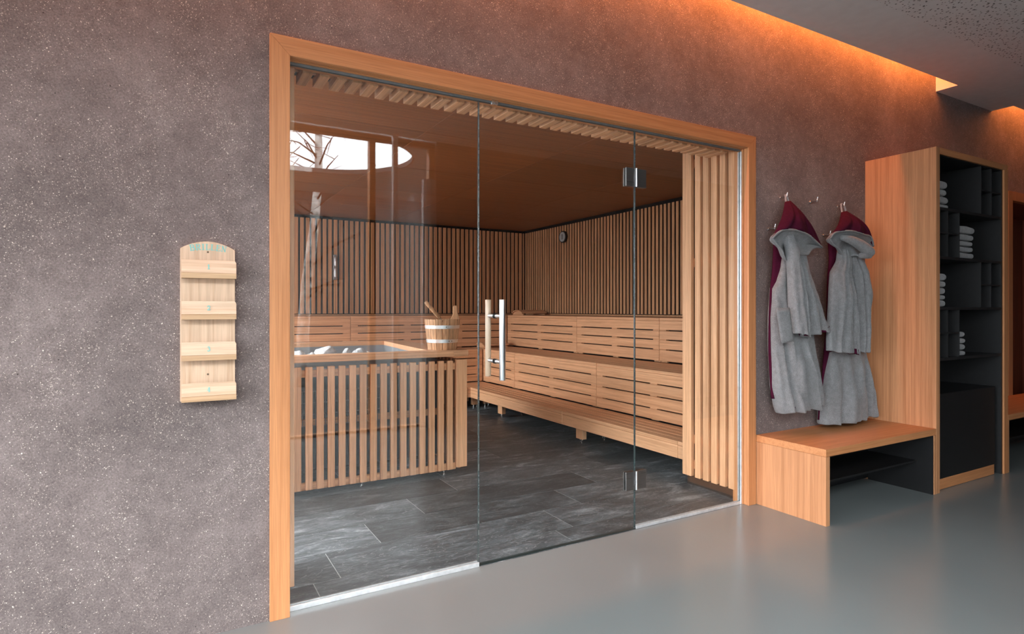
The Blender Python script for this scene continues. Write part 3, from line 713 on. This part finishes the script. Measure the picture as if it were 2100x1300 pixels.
G = {'B': [(TH, [(-.28, 0), (-.28, 1.4)]), (TN, [(-.48, 0), (.1, 0)]), (TN, [(-.48, 1.4), (.1, 1.4)]), (TN, [(-.28, .75), (.1, .75)]), (.22, curve(.08, 1.08, .34, .32, 90, -90)), (.24, curve(.1, .37, .40, .37, 90, -90))],
     'R': [(TH, [(-.28, 0), (-.28, 1.4)]), (TN, [(-.5, 0), (-.05, 0)]), (TN, [(-.48, 1.4), (.1, 1.4)]), (TN, [(-.28, .7), (.08, .7)]), (.22, curve(.08, 1.05, .34, .35, 90, -90)), (.22, [(.05, .7), (.42, .04)]), (TN, [(.28, 0), (.58, 0)])],
     'I': [(TH, [(0, 0), (0, 1.4)]), (TN, [(-.24, 0), (.24, 0)]), (TN, [(-.24, 1.4), (.24, 1.4)])],
     'L': [(TH, [(-.22, 0), (-.22, 1.4)]), (TN, [(-.45, 1.4), (.05, 1.4)]), (TN, [(-.45, 0), (.45, 0)]), (TN, [(.42, 0), (.46, .38)])],
     'E': [(TH, [(-.25, 0), (-.25, 1.4)]), (TN, [(-.45, 1.4), (.42, 1.4)]), (TN, [(-.45, 0), (.45, 0)]), (TN, [(-.25, .72), (.2, .72)]), (TN, [(.43, 0), (.47, .36)]), (TN, [(.4, 1.4), (.42, 1.06)]), (TN, [(.2, .55), (.2, .9)])],
     'N': [(TN*1.1, [(-.38, 0), (-.38, 1.4)]), (TH, [(-.38, 1.36), (.36, .04)]), (TN*1.1, [(.38, 0), (.38, 1.4)]), (TN, [(-.58, 0), (-.18, 0)]), (TN, [(.18, 1.4), (.58, 1.4)]), (TN, [(-.58, 1.4), (-.3, 1.4)])],
     '1': [(.32, [(0, 0), (0, 1.4)]), (.14, [(-.32, 0), (.32, 0)]), (.16, [(-.28, 1.12), (0, 1.36)])],
     '2': [(.28, curve(0, 1.0, .30, .36, 170, -20)), (.24, [(.28, .85), (-.30, .1)]), (.24, [(-.36, .08), (.40, .08)]), (.12, [(.38, .05), (.42, .35)])],
     '3': [(.26, curve(-.02, 1.05, .28, .32, 150, -80)), (.28, curve(-.02, .38, .34, .36, 85, -150))],
     '4': [(.30, [(.12, 0), (.12, 1.4)]), (.13, [(.06, 1.36), (-.40, .45)]), (.16, [(-.42, .42), (.42, .42)]), (.12, [(-.12, 0), (.36, 0)])]}
rx0, rx1, rzb, rzt = .034, .2205, .905, 1.478
t = thing('glasses_rack', (.127, WY, rzb), 'pale wooden wall rack lettered BRILLEN with four numbered pockets', 'rack')
arc_ = [(rx0+(rx1-rx0)*k/16, rzt+.030*math.sin(PI*k/16)**.85 if 0 < k < 16 else rzt) for k in range(17)]
mb = MB(); mb.prism([(rx0, rzb), (rx0, rzt)]+arc_[1:-1]+[(rx1, rzt), (rx1, rzb)], -.004, WY-.0005); mb.build('back_board', wood('pale', 'z'), t, bevel=.001)
for i, ztop in enumerate((1.434, 1.280, 1.127, .975)):
    zs_ = ztop-.068
    pk = boxes('pocket_front', [], wood('pale', 'x'), t) if False else None
    mb = MB(); Rt = Matrix.Translation((0, -.050, zs_+.020)) @ Matrix.Rotation(math.radians(-7), 4, 'X')
    xs = [(rx0+.0035, 0), (rx1+.001, 0), (rx1+.001, .040), (rx1-.004, .049), (rx0+.0035, .049)]
    mb.prism(xs, 0, .010, 'xz', Rt); pk = mb.build('pocket_front', wood('pale', 'x'), t, bevel=.0008)
    boxes('pocket_shelf', [(rx0+.0035, rx1+.001, -.0505, -.0045, zs_, zs_+.0195)], wood('pale_edge', 'x'), t, .0006)
    mb = MB(); strokes(mb, G[str(i+1)], .127, 0, .0118, 0); 
    R2 = Matrix.Translation((0, -.0503, zs_+.0345)) @ Matrix.Rotation(math.radians(-7), 4, 'X')
    bmesh.ops.transform(mb.bm, matrix=R2, verts=mb.bm.verts); nb = mb.build('numeral', M['teal'], t); nb.parent = pk
mb = MB(); word = 'BRILLEN'; nW = len(word); adv = [1.16, 1.14, .78, .98, 1.0, 1.08, 1.14]; tot = sum(adv); s_ = .0172; pos = -tot/2; Rr = .33
for ch, a in zip(word, adv):
    u = (pos+a/2)*s_; pos += a; an = -u/Rr
    strokes(mb, G[ch], .127+Rr*math.sin(u/Rr), 1.4865-Rr*(1-math.cos(u/Rr))-.0108, s_*.88, -.0042, an)
mb.build('lettering', M['teal'], t)
for z in (1.4675, 1.003):
    mb = MB(); mb.tube([(.1265, -.0058, z), (.1265, -.0041, z)], .0036, 14); mb.build('screw', M['cable'], t)

# ------------------------------------------------------------------ bench and shelving cabinet
BY = -.467
t = thing('hall_bench', (3.88, -.23, 0), 'low wooden bench with black hollow beneath, joined to the tall cabinet', 'bench')
boxes('side_panel', [(3.274, 3.310, BY, WY-.002, 0, .3985)], wood('oak', 'z'), t, .0012)
boxes('seat', [(3.274, 4.498, BY, WY-.002, .3995, .4425)], wood('frame', 'x'), t, .0012)
boxes('side_panel', [(4.474, 4.498, BY, WY-.002, 0, .3985)], wood('oak', 'z'), t, .001)
parts('black_liner', [(3.311, 4.473, -.03, -.02, .012, .396), (4.464, 4.473, BY+.004, -.031, 0, .396), (3.311, 3.318, BY+.01, -.031, 0, .396), (3.319, 4.463, -.36, -.031, .20, .212)], M['black'], t)
CX0, CX1, CZ = 4.500, 5.565, 2.3515
t = thing('shelf_cabinet', (5.03, -.23, 0), 'tall wooden cabinet with black open shelves holding folded towels', 'cabinet')
boxes('side_panel', [(CX0, CX0+.048, BY, WY-.002, 0, CZ)], wood('oak', 'z'), t, .0012)
boxes('side_panel', [(CX1-.062, CX1, BY, WY-.002, 0, CZ)], wood('frame', 'z'), t, .0012)
boxes('top_panel', [(CX0+.0485, CX1-.0625, BY, WY-.002, CZ-.043, CZ)], wood('frame', 'x'), t, .0012)
IX0, IX1 = CX0+.0485, CX1-.0625
parts('liner', [(IX0, IX1, -.03, -.02, 0.02, CZ-.045), (IX1-.022, IX1, BY+.012, -.031, 0, CZ-.045), (IX0, IX0+.003, BY+.012, -.031, .02, CZ-.045), (IX0+.003, IX1-.022, BY+.012, -.031, CZ-.050, CZ-.0445)], M['blackl'], t)
SH = [1.942, 1.606, 1.256, .906]; a_, b_ = IX0+.0035, IX1-.0225
for z in SH: boxes('shelf', [(a_, b_, BY+.012, -.0305, z-.010, z+.009)], M['blackl'], t, .0008)
def cell(z0, z1, xs, x0, x1, zm):
    for x in xs: boxes('divider', [(x-.005, x+.005, BY+.014, -.0305, z0+.0095, z1-.0105)], M['blackl'], t, .0005)
    e = [x0]+[v for v in xs if x0 < v < x1]+[x1]
    parts('small_shelf', [(e[i]+.0055, e[i+1]-.0055, BY+.014, -.0305, zm-.005, zm+.005) for i in range(len(e)-1)], M['blackl'], t, .0005)
cell(1.942, 2.311, (5.170, 5.334), 5.170, b_+.005, 2.125); cell(1.606, 1.942, (4.688, 4.848), a_-.005, 4.848, 1.777)
cell(1.256, 1.606, (5.168, 5.326), 5.168, b_+.005, 1.430); cell(.906, 1.256, (4.687, 4.846), a_-.005, 4.846, 1.084)
boxes('lower_door', [(a_, 5.425, BY+.030, BY+.048, .078, .664)], M['black'], t, .001)
boxes('bottom_board', [(a_, b_, BY+.05, -.031, .645, .662)], M['blackl'], t)
boxes('plinth', [(a_, 5.425, BY+.034, BY+.052, .002, .076)], wood('frame', 'x'), t, .001)
# folded towels
def towel_mesh(wd, dp, h, seed):
    r = random.Random(seed); rings = []; rr = h*.5
    xs = [-wd/2+rr*(1-math.cos(a)) for a in (0.12, .45, .8, 1.15, 1.57)]; nx = 9
    xs = xs+[xs[-1]+(-2*xs[-1])*k/nx for k in range(1, nx)]+[-x for x in xs[::-1]]
    p1, p2 = r.uniform(0, 6), r.uniform(0, 6)
    for x in xs:
        d_ = max(0, abs(x)-(wd/2-rr)); e = math.sqrt(max(.0, 1-(d_/rr)**2)); row = []
        puff = .90+.10*math.sin(x*26+p1)
        for k in range(24):
            a = 2*PI*k/24; ca, sa = math.cos(a), math.sin(a)
            yy = dp/2*abs(ca)**.22*(1 if ca > 0 else -1)*(.97+.03*e); zz = h/2*max(e, .16)*abs(sa)**.42*(1 if sa > 0 else -1)
            if sa > 0: zz *= puff
            row.append(Vector((x, yy+.003*math.sin(x*31+p2), h/2+zz)))
        rings.append(row)
    mb = MB(); mb.loft(rings); return mb
TW = [(IX0+.006, .205, 1.9515, [(.034, .200), (.055, .200), (.050, .175), (.058, .180)], 'top left compartment', 'top left cabinet compartment'),
      (4.860, .250, 1.6155, [(.048, .255), (.044, .245), (.040, .245), (.050, .262), (.060, .278)], 'second row', 'second cabinet row'),
      (IX0+.006, .160, 1.2655, [(.050, .155), (.038, .155), (.050, .152), (.045, .160), (.055, .168)], 'left compartment of third row', 'third cabinet row'),
      (4.858, .135, .9155, [(.040, .134), (.046, .134), (.046, .130), (.048, .124)], 'fourth row, lowest stack', 'fourth cabinet row')]
nm = {4: ['bottom', 'second from bottom', 'second from top', 'topmost'], 5: ['bottom', 'second from bottom', 'middle', 'second from top', 'topmost']}
for si, (x0, w0, z0, hs, where, gp) in enumerate(TW):
    z = z0
    for k, (h, wd) in enumerate(hs):
        mb = towel_mesh(wd, .27, h-.001, si*9+k)
        bmesh.ops.translate(mb.bm, verts=mb.bm.verts, vec=(x0+wd/2+.006, BY+.175, z))
        o = mb.build('folded_towel', M['towel'], None, smooth=True, origin=(x0+wd/2, BY+.175, z))
        tag(o, '%s folded grey towel in the stack in the %s' % (nm[len(hs)][k], where), 'towel', 'folded towels in the '+gp); z += h
# second bench beyond the cabinet
t = thing('hall_bench', (6.3, -.23, 0), 'second low wooden bench beyond the cabinet, in front of the framed niche', 'bench')
boxes('seat', [(5.567, 8.55, BY, -.004, .3995, .4425)], wood('frame', 'x'), t, .0012)
boxes('side_panel', [(5.567, 5.59, BY+.002, -.004, 0, .3985), (8.51, 8.55, BY, -.004, 0, .3985)], wood('oak', 'z'), t, .001)
parts('black_liner', [(5.591, 8.50, -.03, -.02, .012, .396), (5.591, 8.5, -.36, -.031, .20, .212)], M['black'], t)

# ------------------------------------------------------------------ coat pegs
def peg(x, z, label):
    t = thing('coat_peg', (x, WY, z), label, 'coat peg', 'steel coat pegs on the plaster wall')
    mb = MB(); mb.tube([(x, WY, z), (x, WY-.008, z), (x, WY-.0085, z), (x, -.045, z)], [.009, .009, .0062, .0062], 16); mb.build('rod', M['steel'], t, bevel=.0008)
    mb = MB(); mb.tube([(x, -.040, z-.006), (x+.001, -.047, z+.026)], .0042, 12); mb.build('tip', M['steel'], t)
peg(3.515, 1.990, 'upper left steel peg that the first bathrobe hangs from')
peg(3.838, 1.990, 'bare steel peg between the two bathrobes')
peg(4.150, 1.985, 'upper right steel peg that the second bathrobe hangs from')
peg(3.395, 1.775, 'lower left steel peg beside the first hood')
peg(3.985, 1.770, 'lower right steel peg half hidden by the second hood')

# ------------------------------------------------------------------ bathrobes
def interp(rows, z):
    for a, b in zip(rows[:-1], rows[1:]):
        if b[0] <= z <= a[0]:
            s_ = (a[0]-z)/(a[0]-b[0]+1e-9); s_ = s_*s_*(3-2*s_)*.35+s_*.65
            return [p+(q-p)*s_ for p, q in zip(a, b)]
    return list(rows[-1] if z < rows[-1][0] else rows[0])
def drape(mb, rows, folds, skew=0, dx=0, n=72, m=46, seed=0, cap_mi=1, hem=True):
    """closed cloth tube; rows: (z, x0, x1, yfront, yback); folds: list of (u, width, depth, z_top) valleys"""
    rows = [(r_[0], r_[1]+dx, r_[2]+dx, r_[3], r_[4]) for r_ in rows]
    zt, zb = rows[0][0], rows[-1][0]; rings = []
    for k in range(m+1):
        z = zt+(zb-zt)*k/m; _, x0, x1, yf, yb = interp(rows, z); ring = []
        f = k/m
        for i in range(n):
            a = 2*PI*i/n; ca, sa = math.cos(a), math.sin(a)
            u = abs(ca)**.75*(1 if ca > 0 else -1); v = abs(sa)**.6*(1 if sa > 0 else -1)
            x = (x0+x1)/2+u*(x1-x0)/2; cy = (yf+yb)/2; y = cy-v*(yb-yf)/2
            if v > 0:
                dsum = 0
                for fu, fw, fd, fz in folds:
                    g_ = max(0, min(1, (fz-z)/.25)); uu = (u-fu-.10*math.sin(z*6+fu*5)*f)/fw
                    dsum += 2.2*fd*g_*(math.exp(-uu*uu)-.55*math.exp(-(uu-1.6)**2)-.35*math.exp(-(uu+1.6)**2))
                y += dsum*v + v*min(1, f*2.5)*.020*noise.noise(Vector((x*13+z*2.2, z*1.6, seed+7))) + v*.006*noise.noise(Vector((x*20, z*9, seed+11))) + .004*noise.noise(Vector((x*14, z*5, seed)))+.005*noise.noise(Vector((x*30, z*9, seed+3)))
            zz = z+skew*u*f*.5 + (.004*math.sin(u*9+seed)*f if hem else 0)
            x += .004*noise.noise(Vector((z*7, seed+u, 1)))
            ring.append(Vector((x, y, zz)))
        rings.append(ring)
    # thick turned hem
    last = rings[-1]; c = sum(last, Vector())/n
    rings.append([p+Vector(((c-p).x*.02, (c-p).y*.04, -.006)) for p in last]); rings.append([p+Vector(((c-p).x*.05, (c-p).y*.12, -.002)) for p in last]); rings.append([p+Vector(((c-p).x*.08, (c-p).y*.16, .03)) for p in last])
    mis = [0]*(m+1)+[cap_mi]*2
    mb.loft(rings, True, True, True, mis); mb.mi = 0
def cpath(P, n):
    P = [Vector(p) for p in P]; out = []
    for i in range(n+1):
        s_ = i/n*(len(P)-1); k = min(int(s_), len(P)-2); t_ = s_-k
        p0, p1, p2, p3 = P[max(k-1, 0)], P[k], P[k+1], P[min(k+2, len(P)-1)]
        out.append(.5*((2*p1)+(p2-p0)*t_+(2*p0-5*p1+4*p2-p3)*t_*t_+(3*p1-p0-3*p2+p3)*t_**3))
    return out
def robe(x, label, apex, rim, low, body, folds, slA, fA, skA, slB, fB, skB, mar, pocket, loop, roll, seed, bskew=0, extra=None, lining_mid=.055):
    t = thing('bathrobe', (x, -.02, .6), label, 'bathrobe', 'hooded bathrobes on the wall')
    mb = MB(); drape(mb, body, folds, bskew, dx=.062, seed=seed)
    if extra: drape(mb, extra[0], extra[1], extra[2], dx=.045, seed=seed+4)
    mb.build('body', [M['grey'], M['maroon']], t, smooth=True)
    for rows, fo, sk, sd in ((slA, fA, skA, 1), (slB, fB, skB, 2)):
        mb = MB(); drape(mb, rows, fo, sk, dx=.02, seed=seed+sd); mb.build('sleeve', [M['grey'], M['maroon']], t, smooth=True)
    # maroon inside face showing along the left edge
    mb = MB(); n = 30; A = cpath(mar[0], n); B = cpath(mar[1], n)
    mb.loft([[a.lerp(b, k/6)+Vector((0, -.012*math.sin(PI*k/6), 0)) for k in range(7)] for a, b in zip(A, B)], False)
    mb.build('inside_panel', M['maroon'], t, smooth=True, solid=.012, label='maroon inner face of the robe')
    # hood
    n = 40; Tn = cpath(rim, n); Bn = cpath(low, n); An = cpath(apex, n)
    mb = MB(); rows = []
    for j in range(21):
        v = j/20; row = []
        for i in range(n+1):
            s_ = i/n; p = An[i].lerp(Tn[i], v)
            bulge = math.sin(PI*min(1, v*.98))*.020+.012*math.sin(s_*PI)*math.sin(PI*v)
            p.y -= bulge; p.x += (.012*math.sin(v*PI))*(1 if s_ < .5 else -1)*0
            p.y += (.011*v)*math.cos(s_*23+v*1.5+seed)*math.sin(PI*min(1, s_*1.05))+.010*math.sin(PI*v)*math.cos(s_*41+seed)*s_
            row.append(p)
        rows.append(row)
    mb.loft(rows, False); mb.build('hood', M['maroon'], t, smooth=True, solid=.010, label='maroon pointed hood')
    mb = MB(); rows = []
    for j in range(17):
        v = j/16; row = []
        for i in range(n+1):
            s_ = i/n; p = Tn[i].lerp(Bn[i], v); p.y += .002+lining_mid*math.sin(PI*v)**.8*math.sin(PI*s_)**.5
            p.y += .008*math.sin(PI*v)*math.sin(s_*19+v*5+seed); row.append(p)
        rows.append(row)
    mb.loft(rows, False); mb.build('hood_lining', M['grey'], t, smooth=True, solid=.012, label='grey lining of the hood')
    mb = MB(); mb.tube([p+Vector((0, -.004, -.002)) for p in Tn], .0062, 8); mb.tube([Tn[0]+Vector((0, -.004, -.002))]+[p+Vector((0, -.002, 0)) for p in Bn[:int(n*.5)]], .0062, 8); mb.build('hood_hem', M['grey'], t, smooth=True)
    if roll: 
        mb = MB(); pts = cpath([r[0] for r in roll], 18); rad = [roll[min(int(i/18*(len(roll)-1)), len(roll)-1)][1] for i in range(19)]
        rs = []
        for i in range(19):
            s_ = i/18*(len(roll)-1); k = min(int(s_), len(roll)-2); rs.append(roll[k][1]+(roll[k+1][1]-roll[k][1])*(s_-k))
        mb.tube(pts, rs, 16); mb.build('hood_roll', M['grey'], t, smooth=True, sub=1)
    if pocket:
        mb = MB(); (a, b, c, d) = [Vector(p) for p in pocket]; rows = []
        for j in range(9):
            rows.append([a.lerp(d, j/8).lerp(b.lerp(c, j/8), i/6)+Vector((0, -.006*math.sin(PI*i/6), 0)) for i in range(7)])
        mb.loft(rows, False); mb.build('pocket', M['grey'], t, smooth=True, solid=.006)
    mb = MB(); rows = []
    for p in cpath(loop, 14): rows.append([p+Vector((-.006, 0, 0)), p+Vector((.006, -.002, 0))])
    mb.loft(rows, False); mb.build('hanging_loop', M['strap'], t, solid=.003)
# first robe
robe(3.48, 'grey bathrobe with maroon pointed hood, hanging nearest the sauna door',
     apex=[(3.470, -.060, 1.944), (3.500, -.075, 1.951), (3.530, -.060, 1.949)],
     rim=[(3.221, -.150, 1.690), (3.249, -.165, 1.722), (3.295, -.175, 1.743), (3.357, -.180, 1.748), (3.429, -.180, 1.746), (3.518, -.170, 1.735), (3.600, -.150, 1.723), (3.695, -.125, 1.698), (3.800, -.10, 1.668)],
     low=[(3.221, -.150, 1.688), (3.262, -.150, 1.655), (3.310, -.150, 1.620), (3.350, -.145, 1.570), (3.40, -.13, 1.560), (3.465, -.160, 1.598), (3.555, -.165, 1.600), (3.62, -.150, 1.635), (3.71, -.125, 1.660), (3.800, -.10, 1.664)],
     body=[(1.66, 3.36, 3.50, -.115, -.03), (1.52, 3.33, 3.56, -.13, -.02), (1.446, 3.300, 3.58, -.13, -.02), (1.384, 3.268, 3.60, -.13, -.02), (1.20, 3.252, 3.62, -.13, -.015), (.99, 3.255, 3.66, -.14, -.01), (.78, 3.268, 3.69, -.155, -.01), (.65, 3.296, 3.71, -.165, -.01), (.607, 3.318, 3.715, -.165, -.01)],
     folds=[(.06, .10, .055, 1.15), (-.62, .10, .022, 1.3), (-.35, .09, .018, 1.0), (.55, .14, .020, 1.0)],
     slA=[(1.735, 3.350, 3.420, -.150, -.09), (1.60, 3.350, 3.44, -.190, -.12), (1.45, 3.352, 3.455, -.20, -.13), (1.29, 3.356, 3.474, -.21, -.13), (1.095, 3.388, 3.49, -.215, -.13)],
     fA=[(.45, .22, .018, 1.6)], skA=-.012,
     slB=[(1.61, 3.45, 3.548, -.155, -.10), (1.48, 3.448, 3.572, -.175, -.11), (1.232, 3.462, 3.695, -.185, -.11), (1.093, 3.482, 3.778, -.185, -.11)],
     fB=[(-.35, .16, .024, 1.55), (.25, .14, .020, 1.35)], skB=.034,
     mar=([(3.36, -.06, 1.70), (3.345, -.06, 1.50), (3.324, -.06, 1.38), (3.312, -.06, 1.2), (3.310, -.06, .95), (3.335, -.06, .68)], [(3.48, -.075, 1.65), (3.47, -.08, 1.52), (3.40, -.075, 1.40), (3.38, -.07, 1.2), (3.38, -.065, .95), (3.40, -.065, .68)]),
     pocket=[(3.231, -.170, 1.258), (3.340, -.185, 1.260), (3.380, -.185, 1.051), (3.285, -.170, 1.039)],
     loop=[(3.489, -.055, 1.940), (3.508, -.036, 1.998), (3.521, -.036, 1.998), (3.535, -.045, 1.940)],
     roll=None, seed=2, bskew=.03)
# second robe
robe(4.08, 'grey bathrobe with maroon hood turned out in a thick grey roll, hanging beside the cabinet',
     apex=[(4.085, -.060, 1.925), (4.120, -.075, 1.935), (4.160, -.060, 1.932)],
     rim=[(3.807, -.150, 1.720), (3.834, -.160, 1.757), (3.905, -.170, 1.775), (4.005, -.175, 1.782), (4.108, -.175, 1.776), (4.180, -.165, 1.768), (4.260, -.155, 1.766), (4.320, -.14, 1.742), (4.350, -.13, 1.700)],
     low=[(3.807, -.150, 1.718), (3.85, -.150, 1.682), (3.915, -.150, 1.655), (3.98, -.145, 1.60), (4.03, -.13, 1.60), (4.084, -.165, 1.62), (4.142, -.175, 1.605), (4.235, -.170, 1.615), (4.31, -.155, 1.655), (4.350, -.13, 1.698)],
     body=[(1.64, 4.03, 4.15, -.115, -.03), (1.529, 3.94, 4.2, -.13, -.02), (1.428, 3.89, 4.22, -.13, -.02), (1.231, 3.882, 4.23, -.13, -.015), (1.034, 3.868, 4.24, -.13, -.01), (.969, 3.858, 4.25, -.13, -.01), (.775, 3.802, 4.23, -.145, -.01), (.582, 3.770, 4.22, -.160, -.01), (.478, 3.757, 4.215, -.165, -.01)],
     folds=[(-.45, .14, .016, .85), (.30, .16, .014, .9), (.0, .2, -.014, .8)],
     slA=[(1.66, 3.955, 4.02, -.145, -.09), (1.58, 3.90, 4.04, -.170, -.11), (1.489, 3.818, 4.03, -.175, -.11), (1.296, 3.785, 4.06, -.19, -.12), (1.10, 3.765, 4.075, -.195, -.12), (.963, 3.757, 4.065, -.20, -.12)],
     fA=[(-.15, .12, .026, 1.75), (.42, .10, .026, 1.60), (.75, .08, .016, 1.3)], skA=-.030,
     slB=[(1.62, 4.075, 4.185, -.150, -.09), (1.503, 4.075, 4.258, -.17, -.10), (1.367, 4.09, 4.272, -.175, -.11), (1.23, 4.11, 4.240, -.175, -.11), (1.10, 4.125, 4.228, -.175, -.11), (.958, 4.128, 4.222, -.175, -.11)],
     fB=[(-.2, .2, .022, 1.65), (.4, .12, .018, 1.45)], skB=0,
     mar=([(3.93, -.06, 1.74), (3.945, -.06, 1.60), (3.925, -.06, 1.45), (3.915, -.06, 1.2), (3.885, -.06, .95), (3.820, -.06, .50)], [(4.09, -.08, 1.68), (4.08, -.08, 1.56), (4.03, -.08, 1.45), (4.00, -.075, 1.2), (3.96, -.07, .95), (3.90, -.065, .50)]),
     pocket=None, loop=[(4.103, -.055, 1.925), (4.122, -.036, 1.993), (4.156, -.036, 1.993), (4.172, -.045, 1.925)],
     roll=[((3.93, -.150, 1.735), .016), ((4.00, -.175, 1.722), .028), ((4.09, -.19, 1.690), .036), ((4.17, -.20, 1.650), .038), ((4.20, -.19, 1.628), .030), ((4.10, -.18, 1.618), .018)],
     seed=9, bskew=0, extra=([(1.05, 4.18, 4.275, -.09, -.015), (.969, 4.18, 4.30, -.10, -.01), (.775, 4.19, 4.335, -.115, -.01), (.582, 4.19, 4.36, -.13, -.01), (.487, 4.19, 4.372, -.13, -.01)], [(-.2, .3, .03, .95), (.5, .2, .015, .9)], .0))
